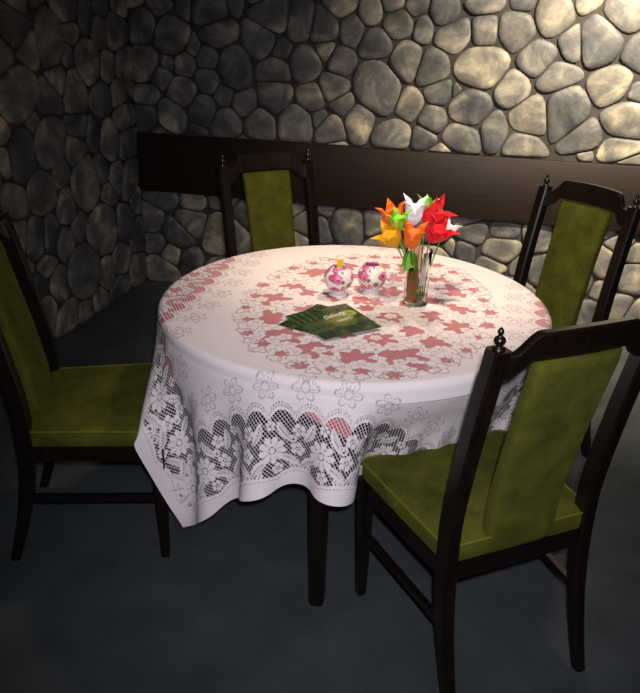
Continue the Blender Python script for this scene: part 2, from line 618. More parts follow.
def stone_mesh(poly, rng):
    P = np.array(poly)
    # resample evenly, then smooth so that the corners round off
    seg = np.roll(P, -1, 0) - P
    ln = np.hypot(*seg.T)
    cum = np.concatenate([[0], np.cumsum(ln)])
    N = 20
    s = np.arange(N) / N * cum[-1]
    Q = np.array([P[k] + seg[k] * ((x - cum[k]) / max(ln[k], 1e-9)) for x in s for k in [min(np.searchsorted(cum, x, 'right') - 1, len(P) - 1)]])
    for _ in range(1):
        Q = 0.5 * Q + 0.25 * (np.roll(Q, 1, 0) + np.roll(Q, -1, 0))
    c = Q.mean(0)
    size = math.sqrt(abs(sum(Q[i - 1][0] * Q[i][1] - Q[i - 1][1] * Q[i][0] for i in range(N))) / 2)
    dep = min(0.018, 0.06 * size + 0.005) * rng.uniform(0.8, 1.2)
    tx, ty = rng.uniform(-0.08, 0.08), rng.uniform(-0.08, 0.08)
    bm = bmesh.new()
    rings = []
    for sc, z in ((1.0, -0.002), (0.985, 0.45), (0.92, 0.82), (0.68, 1.0)):
        ring = []
        for q in Q:
            p = (q - c) * sc
            zz = z if z < 0 else z * dep + p[0] * tx * z + p[1] * ty * z
            ring.append(bm.verts.new((p[0], p[1], max(zz, -0.002))))
        rings.append(ring)
    for a, b in zip(rings[:-1], rings[1:]):
        for i in range(N):
            bm.faces.new((a[i], a[(i + 1) % N], b[(i + 1) % N], b[i]))
    cv = bm.verts.new((0, 0, dep * 1.04))
    for i in range(N):
        bm.faces.new((rings[-1][i], rings[-1][(i + 1) % N], cv))
    return bm, c


B0, B1 = 0.586, 0.9195
rng = random.Random(7)
for wall, lists, d, n, L, ex, asp in ((wb, BACK, DB, NB, LEN_B, (B0, B1), 1.1), (wl, LEFT, DL, NL, LEN_L, None, 0.85)):
    for poly in make_cells(lists, d, n, L, rng, ex, asp)[:300]:
        bm, c = stone_mesh(poly, rng)
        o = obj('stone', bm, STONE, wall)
        o.location = (c[0], c[1], 0)

# dark board running along the back wall
tb = obj('trim_1', box_bm(0.0, LEN_B, B0, B1, 0.0, 0.034, 0.003), BOARD, sharp=40)
tb.matrix_world = wall_empty_matrix(DB, NB)
tag(tb, 'wide dark brown board running along the rear stone wall', 'board', kind='structure')

# ------------------------------------------------------------------ chairs: shared dimensions and places
WR, WF, DP, SH, CH = 0.40, 0.452, 0.386, 0.46, 1.0046
CHAIRS = [
 (0.4976, 1.5079, 112.97, 'green velvet dining chair in the right foreground, its back to the viewer', 0),
 (-0.2042, 3.186, -61.09, 'green velvet dining chair behind the table below the dark board', 1),
 (0.8939, 2.7088, -146.59, 'green velvet dining chair behind the foreground chair, tilted against the rear right wall', 2),
 (-0.885, 2.105, 6.79, 'green velvet dining chair at the left edge, seen from the side', 3),
]
CHAIRS[2] = CHAIRS[2][:3] + ('green velvet dining chair right of the paper flowers, facing the viewer', 2)
SEAT_FRONT = DP + 0.024

# ------------------------------------------------------------------ table
TX, TY, TZ, TR = 0.1046, 2.2916, 0.75, 0.615
table = empty('round_table', (TX, TY, 0), -9.8 * rad)
tag(table, 'round dark wooden dining table under the lace cloth', 'table')
obj('tabletop', lathe([(0, TZ - 0.034), (TR - 0.03, TZ - 0.034), (TR - 0.012, TZ - 0.028), (TR - 0.006, TZ - 0.016), (TR - 0.008, TZ - 0.007), (TR - 0.018, TZ - 0.004), (0, TZ - 0.004)], 72), WOOD, table, sharp=40)
obj('apron', lathe([(0.535, TZ - 0.11), (0.555, TZ - 0.11), (0.555, TZ - 0.0345), (0.535, TZ - 0.0345), (0.535, TZ - 0.11)], 48, False, False), WOOD, table, sharp=40)
for k in range(4):
    a = (-90, -7, 78, 160)[k] * rad
    cx, cy = 0.565 * math.cos(a), 0.565 * math.sin(a)
    def sq(hw, z, ch):
        pts = [(hw, hw - ch), (hw - ch, hw), (-hw + ch, hw), (-hw, hw - ch), (-hw, -hw + ch), (-hw + ch, -hw), (hw - ch, -hw), (hw, -hw + ch)]
        return [(cx + x * math.cos(a) - y * math.sin(a), cy + x * math.sin(a) + y * math.cos(a), z) for x, y in pts]
    obj('leg', loft([sq(0.020, 0, 0.006), sq(0.0225, 0.012, 0.006), sq(0.0265, 0.6, 0.008), sq(0.028, TZ - 0.0345, 0.008)]), WOOD, table, sharp=25)

# pink cloth that lies under the lace: wraps the rim closely, its corners hang lower
PR = TR + 0.002
bm = bmesh.new()
NA, rings = 180, []
def hang(a):
    dlt = abs((a - (-115 * rad) + math.pi / 4) % (math.pi / 2) - math.pi / 4)
    h = 0.045 + 0.095 * min(1, max(0, (dlt - 6 * rad) / (16 * rad)))
    return 0.022 if -91 < math.degrees((a + math.pi) % (2 * math.pi) - math.pi) < -25 else h
rows = [('top', 0.0)] + [('top', f) for f in (0.3, 0.6, 0.85, 0.95, 0.985)] + [('rim', f) for f in (0.0, 0.35, 0.7, 1.0)] + [('drop', f) for f in (0.25, 0.5, 0.75, 1.0)]
cv = bm.verts.new((0, 0, TZ - 0.0005))
prev = None
for kind, f in rows[1:]:
    ring = []
    for k in range(NA):
        a = 2 * math.pi * k / NA
        if kind == 'top': r, z = (PR - 0.016) * f, TZ - 0.0005
        elif kind == 'rim':
            t = f * math.pi / 2
            r, z = PR - 0.016 + 0.016 * math.sin(t), TZ - 0.0165 + 0.016 * math.cos(t)
        else:
            r = PR
            z = TZ - 0.0165 - f * hang(a)
            
        ring.append(bm.verts.new((r * math.cos(a), r * math.sin(a), z)))
    if prev is None:
        for k in range(NA): bm.faces.new((cv, ring[k], ring[(k + 1) % NA]))
    else:
        for k in range(NA): bm.faces.new((prev[k], prev[(k + 1) % NA], ring[(k + 1) % NA], ring[k]))
    prev = ring
o = obj('under_tablecloth', bm, PINK)
o.location = (TX, TY, 0)
tag(o, 'plain pink under-cloth showing through the lace on the table', 'tablecloth')

# ------------------------------------------------------------------ lace tablecloth: drape it, then draw the lace
CA = -12.0 * rad
E1 = np.array([math.cos(CA), math.sin(CA)])
E2 = np.array([-math.sin(CA), math.cos(CA)])
HW, HL = 0.732, 0.850
CO1, CO2 = 0.037, -0.012


def z_low(a):
    """how far down the rim holds the cloth out: not where the near chair pushes it in"""
    return np.where((a > -88 * rad) & (a < -23 * rad), 0.695, 0.60)


def drape():
    nu, nv = 80, 94
    us = np.linspace(-HW, HW, nu)
    vsq = np.linspace(-HL, HL, nv)
    U, V = np.meshgrid(us, vsq, indexing='ij')
    X = np.zeros((nu, nv, 3))
    X[..., :2] = (U + CO1)[..., None] * E1 + (V + CO2)[..., None] * E2
    rr = np.hypot(X[..., 0], X[..., 1])
    rs = np.random.RandomState(3)
    # start as a loosely pleated skirt, tucked in where the near chair is pushed under
    X[..., 2] = TZ + 0.0015
    th = np.arctan2(X[..., 1], X[..., 0])
    sl = np.maximum(0, rr - (PR + 0.005))
    flare = 0.16 + 0.14 * np.cos(11 * (th + 98 * rad))
    flare += 0.10 * np.exp(-((th + 141 * rad) / (15 * rad)) ** 2)
    flare -= 0.42 * np.exp(-((th + 60 * rad) / (22 * rad)) ** 4)
    flare = np.clip(flare, -0.12, 0.5)
    hang_ = sl > 0
    rn = np.where(hang_, PR + 0.007 + flare * sl, rr)
    X[..., :2] *= (rn / np.maximum(rr, 1e-6))[..., None]
    X[..., 2] -= np.sqrt(np.clip(1 - flare ** 2, 0.1, 1)) * sl
    X[..., 2] += rs.uniform(-1, 1, rr.shape) * 0.001 * hang_
    du, dv = us[1] - us[0], vsq[1] - vsq[0]
    cons = []

    def add(di, dj, rest, stiff):
        # colour so that no vertex is used twice inside a batch
        ii, jj = np.meshgrid(np.arange(nu), np.arange(nv), indexing='ij')
        ok = (ii + di < nu) & (jj + dj < nv) & (jj + dj >= 0)
        a = (ii * nv + jj)[ok]
        b = ((ii + di) * nv + jj + dj)[ok]
        par = (ii // max(di, 1) % 2)[ok] if di else (jj // dj % 2)[ok]
        for q in (0, 1):
            cons.append((a[par == q], b[par == q], rest, stiff))
    add(1, 0, du, 1.0)
    add(0, 1, dv, 1.0)
    dg = math.hypot(du, dv)
    add(1, 1, dg, 0.35)
    add(1, -1, dg, 0.35)
    add(2, 0, 2 * du, 0.10)
    add(0, 2, 2 * dv, 0.10)
    add(5, 0, 5 * du, 0.02)
    add(0, 5, 5 * dv, 0.02)
    P = X.reshape(-1, 3).copy()
    prev = P.copy()
    dt = 0.012
    RC = PR + 0.007
    ztop = TZ + 0.0015
    er = 0.020
    ch = []
    for cx, cy, a, _, k in CHAIRS:
        a = a * rad
        ch.append((cx - TX, cy - TY, math.cos(a), math.sin(a), k))

    def collide(P, prev):
        r = np.hypot(P[:, 0], P[:, 1])
        rs_ = np.maximum(r, 1e-6)
        # rounded slab: nearest point of the inner core
        cr = np.minimum(r, RC - er)
        zl = z_low(np.arctan2(P[:, 1], P[:, 0]))
        cz = np.clip(P[:, 2], zl, ztop - er)
        dx, dz = r - cr, P[:, 2] - cz
        d = np.hypot(dx, dz)
        side = (P[:, 2] < ztop - er) & (P[:, 2] > zl) & (r < RC) & (r > RC - 0.2)
        top = (P[:, 2] >= ztop - er) & (d < er)
        inside = (r < RC - er) & (P[:, 2] < ztop) & (P[:, 2] > ztop - 0.03)
        under = (r < RC - 0.03) & (P[:, 2] <= ztop - 0.03) & (P[:, 2] > 0.685)
        nr, nz = r.copy(), P[:, 2].copy()
        edge = top & (r > RC - er)
        sc = er / np.maximum(d, 1e-6)
        nr[edge] = (cr + dx * sc)[edge]
        nz[edge] = (cz + dz * sc)[edge]
        nz[inside] = ztop
        nz[under] = 0.685
        s2 = side & ~inside & ~under
        nr[s2] = RC
        hit = edge | inside | s2
        P[:, 0] *= nr / rs_
        P[:, 1] *= nr / rs_
        P[:, 2] = nz
        for cx, cy, c, s, k in ch:
            lx = (P[:, 0] - cx) * c + (P[:, 1] - cy) * s
            ly = -(P[:, 0] - cx) * s + (P[:, 1] - cy) * c
            lim = SEAT_FRONT + 0.02 - np.maximum(0, P[:, 2] - (SH + 0.035)) * 1.0
            fade = np.clip((np.abs(ly) - 0.235) / 0.04, 0, 1)
            if k == 3:                      # the cloth rests on this seat and falls past its near side
                ins_ = (lx < SEAT_FRONT + 0.010) & (lx > 0) & (np.abs(ly) < 0.250) & (P[:, 2] < SH + 0.03)
                df, dn = SEAT_FRONT + 0.010 - lx, ly + 0.250
                near = ins_ & (dn < df * 4)
                sh_ = np.where(near, np.minimum(dn, 0.012), 0)
                for A in (P, prev):
                    A[:, 0] += sh_ * s
                    A[:, 1] -= sh_ * c
                sf = np.where(ins_ & ~near, np.minimum(df, 0.02), 0)
                for A in (P, prev):
                    A[:, 0] += sf * c
                    A[:, 1] += sf * s
                continue
            m = (P[:, 2] < 0.70) & (fade < 1) & (lx < lim) & (lx > -0.2)
            push = np.where(m, (lim - lx) * (1 - fade), 0)
            push = np.minimum(push, 0.004)
            for A in (P, prev):
                A[:, 0] += push * c
                A[:, 1] += push * s
        return hit, inside

    for step in range(220):
        vel = (P - prev) * 0.93
        sp = np.linalg.norm(vel, axis=1, keepdims=True)
        vel *= np.minimum(1, 0.03 / np.maximum(sp, 1e-9))
        prev = P.copy()
        P = P + vel
        P[:, 2] -= 9.8 * dt * dt
        for it in range(9):
            for a, b, rest, k in cons:
                dlt = P[b] - P[a]
                ln = np.sqrt((dlt * dlt).sum(1))
                f = (0.5 * k * (ln - rest) / np.maximum(ln, 1e-9))[:, None] * dlt
                P[a] += f
                P[b] -= f
            if it % 3 == 2:
                hit, ins = collide(P, prev)
        fr = np.where(ins, 0.9, np.where(hit, 0.35, 0.0))[:, None]
        P[:, :2] = P[:, :2] * (1 - fr) + prev[:, :2] * fr
    collide(P, P.copy())
    P = P.reshape(nu, nv, 3)
    for _ in range(2):                              # iron out the finest ripples
        Q = P.copy()
        Q[1:-1] = 0.5 * P[1:-1] + 0.25 * (P[2:] + P[:-2])
        P = Q.copy()
        P[:, 1:-1] = 0.5 * Q[:, 1:-1] + 0.25 * (Q[:, 2:] + Q[:, :-2])
    return P


def upsample(G, n, axis):
    """Catmull-Rom along one axis to n samples"""
    G = np.moveaxis(G, axis, 0)
    m = G.shape[0]
    t = np.linspace(0, m - 1, n)
    i = np.minimum(t.astype(int), m - 2)
    f = (t - i).reshape(-1, *([1] * (G.ndim - 1)))
    E = np.concatenate([2 * G[:1] - G[1:2], G, 2 * G[-1:] - G[-2:-1]])
    a, b, c, d = E[i], E[i + 1], E[i + 2], E[i + 3]
    R = 0.5 * (2 * b + (-a + c) * f + (2 * a - 5 * b + 4 * c - d) * f ** 2 + (-a + 3 * b - 3 * c + d) * f ** 3)
    return np.moveaxis(R, 0, axis)


NU, NV = 572, 684
G = drape()
G = upsample(upsample(G, NU, 0), NV, 1)
r_ = np.hypot(G[..., 0], G[..., 1])
rc_, er_, zt_ = PR + 0.004, 0.019, TZ + 0.0013          # keep the fine mesh outside the rounded rim
zz = G[..., 2]
cr_ = np.minimum(r_, rc_ - er_)
zl_ = z_low(np.arctan2(G[..., 1], G[..., 0]))
cz_ = np.clip(zz, zl_, zt_ - er_)
dd_ = np.hypot(r_ - cr_, zz - cz_)
edge = (r_ > rc_ - er_) & (zz > zl_) & (dd_ < er_)
deep = (r_ <= rc_ - er_) & (zz < zt_) & (zz > zt_ - 0.014)
k_ = er_ / np.maximum(dd_, 1e-6)
nr_ = np.where(edge, cr_ + (r_ - cr_) * k_, r_)
G[..., 2] = np.where(edge, cz_ + (zz - cz_) * k_, np.where(deep, zt_, zz))
G[..., :2] *= (nr_ / np.maximum(r_, 1e-6))[..., None]


def lace_pattern():
    us = np.linspace(-HW, HW, NU)
    vs_ = np.linspace(-HL, HL, NV)
    U, V = np.meshgrid(us, vs_, indexing='ij')
    solid = np.ones((NU, NV), np.float32)
    sheer = np.zeros_like(solid)
    tone = np.ones_like(solid)
    dist = np.stack([U + HW, HW - U, V + HL, HL - V])
    d = dist.min(0)
    side = dist.argmin(0)
    t = np.where(side < 2, V, U)
    sc = 0.075
    wob = np.abs(np.sin(math.pi * t / sc)) ** 0.7
    d_in = 0.204 + 0.034 * wob
    d_out = 0.038 + 0.016 * np.abs(np.sin(math.pi * t / (2 * sc)))
    band = (d > d_out) & (d < d_in)
    solid[band] = 0
    for k in (0.007, 0.015):                         # dotted outlines of the scallops
        ln = np.abs(d - d_in - k) < 0.0022
        solid[ln & (np.mod(t, 0.0075) < 0.0048)] = 0.25
    ln = np.abs(d - d_out + 0.006) < 0.0016
    solid[ln] = 0.6
    solid[np.abs(d - d_in + 0.002) < 0.0022] = 1
    solid[np.abs(d - d_out - 0.002) < 0.003] = 1

    def local(cu, cv, R):
        i0, i1 = np.searchsorted(us, [cu - R, cu + R])
        j0, j1 = np.searchsorted(vs_, [cv - R, cv + R])
        if i1 <= i0 or j1 <= j0: return None
        sl = (slice(i0, i1), slice(j0, j1))
        return sl, U[sl] - cu, V[sl] - cv

    def flower(cu, cv, R, n, rot, gap=0.25, val=1.0):
        q = local(cu, cv, R)
        if q is None: return
        sl, x, y = q
        rr, th = np.hypot(x, y), np.arctan2(y, x) - rot
        c = np.abs(np.cos(n / 2 * th))
        m = rr < R * (0.55 + 0.45 * c ** 0.55)
        S, T = solid[sl], tone[sl]
        S[m] = val
        T[m] = 0.75 + 0.25 * np.clip(rr[m] / R, 0, 1)
        sep = m & (c < gap * 0.0028 / np.maximum(rr, 1e-4) * n / 1.2) & (rr > 0.45 * R)
        S[sep] = 0.15
        S[(np.abs(rr - 0.24 * R) < 0.0019)] = 0.2
        T[rr < 0.2 * R] = 1

    def leaf(cu, cv, L, W, ang, curve=0.0):
        q = local(cu, cv, L)
        if q is None: return
        sl, x, y = q
        a = x * math.cos(ang) + y * math.sin(ang)
        b = -x * math.sin(ang) + y * math.cos(ang)
        s = a / L
        b = b - curve * L * (s * s)
        w_ = W * np.clip(1 - (2 * s) ** 2, 0, 1) ** 0.75 * (1 + 0.12 * np.sin(s * 38))
        m = (np.abs(s) < 0.5) & (np.abs(b) < w_)
        solid[sl][m] = 1
        tone[sl][m] = 0.35 + 0.55 * (b[m] > 0)
        vein = m & (np.abs(b) < 0.0016) & (s < 0.35)
        solid[sl][vein] = 0.3

    def curl(cu, cv, R, a0, sgn):
        q = local(cu, cv, R * 1.2)
        if q is None: return
        sl, x, y = q
        rr, th = np.hypot(x, y), np.mod(sgn * (np.arctan2(y, x) - a0), 2 * math.pi)
        for k in (0, 1):
            rad_ = R * (1 - (th + 2 * math.pi * k) / (4 * math.pi))
            solid[sl][(np.abs(rr - rad_) < 0.003) & (rad_ > 0.004)] = 1

    def stamp_side(k):
        Ls = HL if k < 2 else HW
        def pos(tt, dd):
            if k == 0: return -HW + dd, tt
            if k == 1: return HW - dd, tt
            if k == 2: return tt, -HL + dd
            return tt, HL - dd
        base = {0: 0.0, 1: math.pi, 2: math.pi / 2, 3: -math.pi / 2}[k]      # direction of 'inward'
        unit = 0.15
        nn = int((Ls - 0.05) / unit)
        for i in range(-nn, nn + 1):
            tt = i * unit
            if abs(tt) > Ls - 0.12: continue
            leaf(*pos(tt + 0.046, 0.088), 0.078, 0.0125, base + 1.0, 0.3)
            leaf(*pos(tt - 0.046, 0.088), 0.078, 0.0125, base - 1.0, -0.3)
            leaf(*pos(tt + 0.036, 0.172), 0.066, 0.0120, base + 0.5, -0.3)
            leaf(*pos(tt - 0.036, 0.172), 0.066, 0.0120, base - 0.5, 0.3)
            curl(*pos(tt + 0.060, 0.066), 0.018, base, 1)
            curl(*pos(tt + 0.092, 0.066), 0.018, base, -1)
            curl(*pos(tt + 0.060, 0.150), 0.013, base + 2, -1)
            flower(*pos(tt, 0.124), 0.040, 9, 0.2 * i)
            flower(*pos(tt + 0.008, 0.066), 0.018, 5, i)
            flower(*pos(tt + 0.082, 0.178), 0.020, 5, 0.7 * i)
            flower(*pos(tt + 0.072, 0.120), 0.022, 5, 1.3 * i)
            flower(*pos(tt + 0.004, 0.192), 0.014, 5, 2.1 * i)
        # outlined little blossoms on the plain field
        for i in range(-12, 13):
            tt = (i + 0.5) * 0.1
            if abs(tt) > Ls - 0.20: continue
            cu, cv = pos(tt, 0.292)
            q = local(cu, cv, 0.04)
            if q is None: continue
            sl, x, y = q
            rr, th = np.hypot(x, y), np.arctan2(y, x)
            out = 0.033 * (0.45 + 0.55 * np.abs(np.cos(3 * th)))
            S = solid[sl]
            ring = (np.abs(rr - out) < 0.0024) | (np.abs(rr - 0.011) < 0.0018)
            ring |= (np.abs(np.sin(3 * th)) * rr < 0.0030) & (rr > 0.013) & (rr < 0.024)
            S[ring] = 0.45
            sheer[sl][ring] = 1
    for k in range(4): stamp_side(k)
    # corner bouquets
    for su in (-1, 1):
        for sv in (-1, 1):
            cu, cv = su * (HW - 0.105), sv * (HL - 0.105)
            a = math.atan2(-sv, -su)
            for q in (-1.1, -0.4, 0.4, 1.1):
                leaf(cu + 0.045 * math.cos(a + q * 1.3), cv + 0.045 * math.sin(a + q * 1.3), 0.09, 0.018, a + q * 1.3)
                leaf(cu + 0.045 * math.cos(a + math.pi + q), cv + 0.045 * math.sin(a + math.pi + q), 0.08, 0.016, a + math.pi + q)
            flower(cu, cv, 0.046, 10, 0.1)
    # centre medallion
    mu, mv = 0.012, -0.022
    x, y = U - mu, V - mv
    e = np.hypot(x / 0.365, y / 0.49)
    th = np.arctan2(y / 0.49, x / 0.365)
    med = e < 1.0 + 0.05 * np.cos(24 * th)
    # close-packed blossoms with fine outlines
    pitch = 0.072
    rs = np.random.RandomState(11)
    for i in range(-8, 9):
        for j in range(-9, 10):
            cu = mu + (i + 0.5 * (j % 2)) * pitch + rs.uniform(-.006, .006)
            cv = mv + j * pitch * 0.87 + rs.uniform(-.006, .006)
            ee = math.hypot((cu - mu) / 0.365, (cv - mv) / 0.49)
            if ee > 0.98: continue
            q = local(cu, cv, 0.045)
            if q is None: continue
            sl, xx, yy = q
            rr, tq = np.hypot(xx, yy), np.arctan2(yy, xx) + rs.uniform(0, 6)
            rim = 0.036 * (0.72 + 0.28 * np.abs(np.cos(2.5 * tq)))
            ln = (np.abs(rr - rim) < 0.0019) | (np.abs(rr - 0.009) < 0.0016) | ((np.abs(np.cos(2.5 * tq)) * rr < 0.0024) & (rr > 0.014) & (rr < 0.027))
            solid[sl][ln] = 0.35 + 0.3 * (ee < 0.6)
            sheer[sl][ln] = 1
    # see-through rings, partly covered again by dense blossoms
    def star(cu, cv, R, rot):
        q = local(cu, cv, R * 1.2)
        if q is None: return
        sl, xx, yy = q
        rr, tq = np.hypot(xx, yy), np.arctan2(yy, xx) - rot
        m = rr < R * (0.58 + 0.34 * np.abs(np.cos(3 * tq)) ** 1.4 + 0.10 * np.sin(7 * tq + rot * 5))
        solid[sl][m] = 0.0
        sheer[sl][m] = 1
    for er_, n, R, off in ((0.76, 16, 0.058, 0.1), (0.53, 12, 0.046, 0.35), (0.30, 7, 0.046, 0.2), (0.10, 3, 0.036, 0.5), (0.95, 30, 0.022, 0.05)):
        for k in range(n):
            a = 2 * math.pi * k / n + off
            l_ = er_ + rs.uniform(-.035, .035)
            star(mu + l_ * 0.365 * math.cos(a), mv + l_ * 0.49 * math.sin(a), R * rs.uniform(0.8, 1.2), a + rs.uniform(-.6, .6))

    def blossom(cu, cv, R, rot):
        q = local(cu, cv, R)
        if q is None: return
        sl, xx, yy = q
        rr, tq = np.hypot(xx, yy), np.arctan2(yy, xx) - rot
        c = np.abs(np.cos(2.5 * tq))
        m = rr < R * (0.62 + 0.38 * c ** 0.6)
        solid[sl][m] = 0.93
        sheer[sl][m] = 1
        ln = m & (((c * rr < 0.0022) & (rr > 0.5 * R)) | (np.abs(rr - 0.26 * R) < 0.0015))
        solid[sl][ln] = 0.4
    for lo, n, R, drop in ((0.64, 34, 0.024, 0.15), (0.87, 44, 0.024, 0.10), (0.76, 34, 0.021, 0.55), (0.42, 20, 0.024, 0.10), (0.53, 24, 0.020, 0.55), (0.20, 9, 0.024, 0.1), (0.30, 12, 0.020, 0.5)):
        for k in range(n):
            if rs.uniform() < drop: continue
            a = 2 * math.pi * (k + rs.uniform(-.25, .25)) / n
            l_ = lo + rs.uniform(-.03, .03)
            blossom(mu + l_ * 0.365 * math.cos(a), mv + l_ * 0.49 * math.sin(a), R * rs.uniform(0.75, 1.15), rs.uniform(0, 6))
    for k in range(40):                               # outer sprays
        a = 2 * math.pi * k / 40
        q = local(mu + 0.365 * 0.99 * math.cos(a), mv + 0.49 * 0.99 * math.sin(a), 0.03)
        if q is None: continue
        sl, xx, yy = q
        rr, tq = np.hypot(xx, yy), np.arctan2(yy, xx)
        ln = (np.abs(rr - 0.020 * (0.5 + 0.5 * np.abs(np.cos(1.5 * tq + k)))) < 0.0022)
        solid[sl][ln] = 0.3
        sheer[sl][ln] = 1
    return U, V, solid, sheer, tone


U_, V_, solid_, sheer_, tone_ = lace_pattern()
me = bpy.data.meshes.new('lace_tablecloth')
idx = np.arange(NU * NV).reshape(NU, NV)
quads = np.stack([idx[:-1, :-1], idx[1:, :-1], idx[1:, 1:], idx[:-1, 1:]], -1).reshape(-1, 4)
me.vertices.add(NU * NV)
me.vertices.foreach_set('co', G.reshape(-1).astype(np.float32))
me.loops.add(quads.size)
me.loops.foreach_set('vertex_index', quads.reshape(-1).astype(np.int32))
me.polygons.add(len(quads))
me.polygons.foreach_set('loop_start', (np.arange(len(quads)) * 4).astype(np.int32))
me.polygons.foreach_set('use_smooth', np.ones(len(quads), bool))
me.update(calc_edges=True)
uvl = me.uv_layers.new(name='UVMap')
uv = np.stack([U_, V_], -1).reshape(-1, 2)[quads.reshape(-1)]
uvl.data.foreach_set('uv', uv.reshape(-1).astype(np.float32))
at = me.attributes.new('lace', 'FLOAT_VECTOR', 'POINT')
at.data.foreach_set('vector', np.stack([solid_, sheer_, tone_], -1).reshape(-1).astype(np.float32))
cloth = link('lace_tablecloth', me, LACE, smooth=False)
cloth.location = (TX, TY, 0)
tag(cloth, 'white floral lace tablecloth draped over the round table', 'tablecloth')


# ------------------------------------------------------------------ chairs
def post_path():
    return catmull([(-0.081, 0.0), (-0.050, 0.10), (-0.020, 0.22), (-0.002, 0.34), (0.002, 0.44), (0.0, 0.53), (-0.014, 0.63), (-0.038, 0.76), (-0.064, 0.88), (-0.0902, 1.0)], 5)


PATH = post_path()


def post_x(z):
    zs = [p[1] for p in PATH]
    return float(np.interp(z, zs, [p[0] for p in PATH]))


def make_chair():
    root = empty('dining_chair')
    # rear posts (legs running up into the back)
    for s in (1, -1):
        secs = []
        for x, z in PATH:
            k = z / 1.0
            hx = 0.0155 + 0.0075 * min(1, z / 0.35) - 0.002 * max(0, (z - 0.6) / 0.4)
            hy = 0.0150 + 0.0050 * min(1, z / 0.35)
            ch = 0.005
            y0 = s * WR / 2
            ring = [(hx, hy - ch), (hx - ch, hy), (-hx + ch, hy), (-hx, hy - ch), (-hx, -hy + ch), (-hx + ch, -hy), (hx - ch, -hy), (hx, -hy + ch)]
            secs.append([(x + a, y0 + b, z) for a, b in ring])
        p = obj('rear_leg', loft(secs), WOOD, root, sharp=35)
        fx, fy, fz = PATH[-1][0], s * WR / 2, 1.0
        obj('finial', lathe([(0.013, fz - 0.002), (0.013, fz + 0.003), (0.006, fz + 0.006), (0.006, fz + 0.009), (0.0105, fz + 0.013), (0.0125, fz + 0.019), (0.0105, fz + 0.025),
                             (0.005, fz + 0.029), (0.0045, fz + 0.032), (0.0068, fz + 0.036), (0.006, fz + 0.041), (0.0025, fz + 0.046), (0, fz + 0.048)], 16, cx=fx, cy=fy), WOOD, p)
    # crest rail: low shoulders stepping up to a gently arched middle, bowed backwards
    secs = []
    for t in np.linspace(-1, 1, 49):
        y = t * (WR / 2 - 0.016)
        a = min(1, max(0, (0.90 - abs(t)) / 0.26))
        a = a * a * (3 - 2 * a)
        top = 0.984 + 0.044 * a + 0.009 * (1 - t * t)
        bot = 0.928 + 0.036 * a + 0.005 * (1 - t * t) - 0.006 * max(0, abs(t) - 0.9) * 10
        bow = -0.020 * (1 - t * t)
        xb, xt = post_x(bot) + bow, post_x(min(top, 1.0)) - 0.21 * max(0, top - 1.0) + bow
        h = 0.0115
        secs.append([(xb + h, y, bot + 0.002), (xb + h - 0.002, y, bot), (xb - h + 0.002, y, bot), (xb - h, y, bot + 0.002),
                     (xt - h, y, top - 0.004), (xt - h + 0.004, y, top), (xt + h - 0.004, y, top), (xt + h, y, top - 0.004)])
    obj('crest_rail', loft(secs), WOOD, root, sharp=40)
    # upholstered splat, padded on both faces
    secs = []
    for q in np.linspace(0, 1, 22):
        z = 0.408 + q * (0.962 - 0.408)
        hw = 0.098 + 0.010 * q
        bow = -0.020 * q * 0.95
        xc = post_x(z) + bow + (0.006 if z < .5 else 0.006)
        th = 0.023
        e = min(1.0, (1 - q) / 0.045, q / 0.02) if 0 < q < 1 else 0.35
        e = 0.45 + 0.55 * math.sqrt(max(0, min(1, e)))
        ring = []
        for k in range(28):
            ang = 2 * math.pi * k / 28
            c, s_ = math.cos(ang), math.sin(ang)
            n_ = 0.32
            yy = hw * (e * 0.06 + 0.94) * math.copysign(abs(c) ** n_, c)
            xx = th * e * math.copysign(abs(s_) ** 0.5, s_) * (1 + 0.12 * (1 - (yy / hw) ** 2))
            ring.append((xc + xx, yy, z))
        secs.append(ring)
    sp = obj('splat', loft(secs), VELVET, root)
    # seat cushion: boxed trapezoid with rounded corners
    def outline(grow, nq=7):
        cx0, cx1 = -0.010 - grow, SEAT_FRONT + grow
        b0, b1 = WR / 2 + 0.012 + grow, WF / 2 + 0.014 + grow
        corners = [(cx1, b1, 0.035), (cx0, b0, 0.018), (cx0, -b0, 0.018), (cx1, -b1, 0.035)]
        pts = []
        for i, (x, y, r) in enumerate(corners):
            p, a, b = Vector((x, y)), Vector(corners[i - 1][:2]), Vector(corners[(i + 1) % 4][:2])
            d0, d1 = (a - p).normalized(), (b - p).normalized()
            for k in range(nq):
                t = k / (nq - 1)
                pts.append((p + d0 * r) * (1 - t) ** 2 + p * 2 * t * (1 - t) + (p + d1 * r) * t * t)
            n2 = corners[(i + 1) % 4]
            e0, e1 = p + d1 * r, Vector(n2[:2]) - d1 * n2[2]
            for k in range(1, 6):
                pts.append(e0.lerp(e1, k / 6))
        return pts
    zb, zt = 0.408, SH
    secs = []
    O = outline(0)
    # keep the cushion clear of the posts: it stands between and in front of them
    for sc, z in ((0.985, zb), (1.0, zb + 0.006), (1.006, (zb + zt) / 2), (1.0, zt - 0.006), (0.985, zt), (0.93, zt + 0.006), (0.8, zt + 0.013), (0.55, zt + 0.019), (0.25, zt + 0.021)):
        cx = 0.21
        secs.append([(cx + (p.x - cx) * sc, p.y * sc, z) for p in O])
    seat = obj('seat', loft(secs), VELVET, root)
    obj('piping', tube([(0.21 + (p.x - 0.21) * 0.998, p.y * 0.998, zt - 0.001) for p in O], 0.0042, 6, closed=True), PIPING, seat)
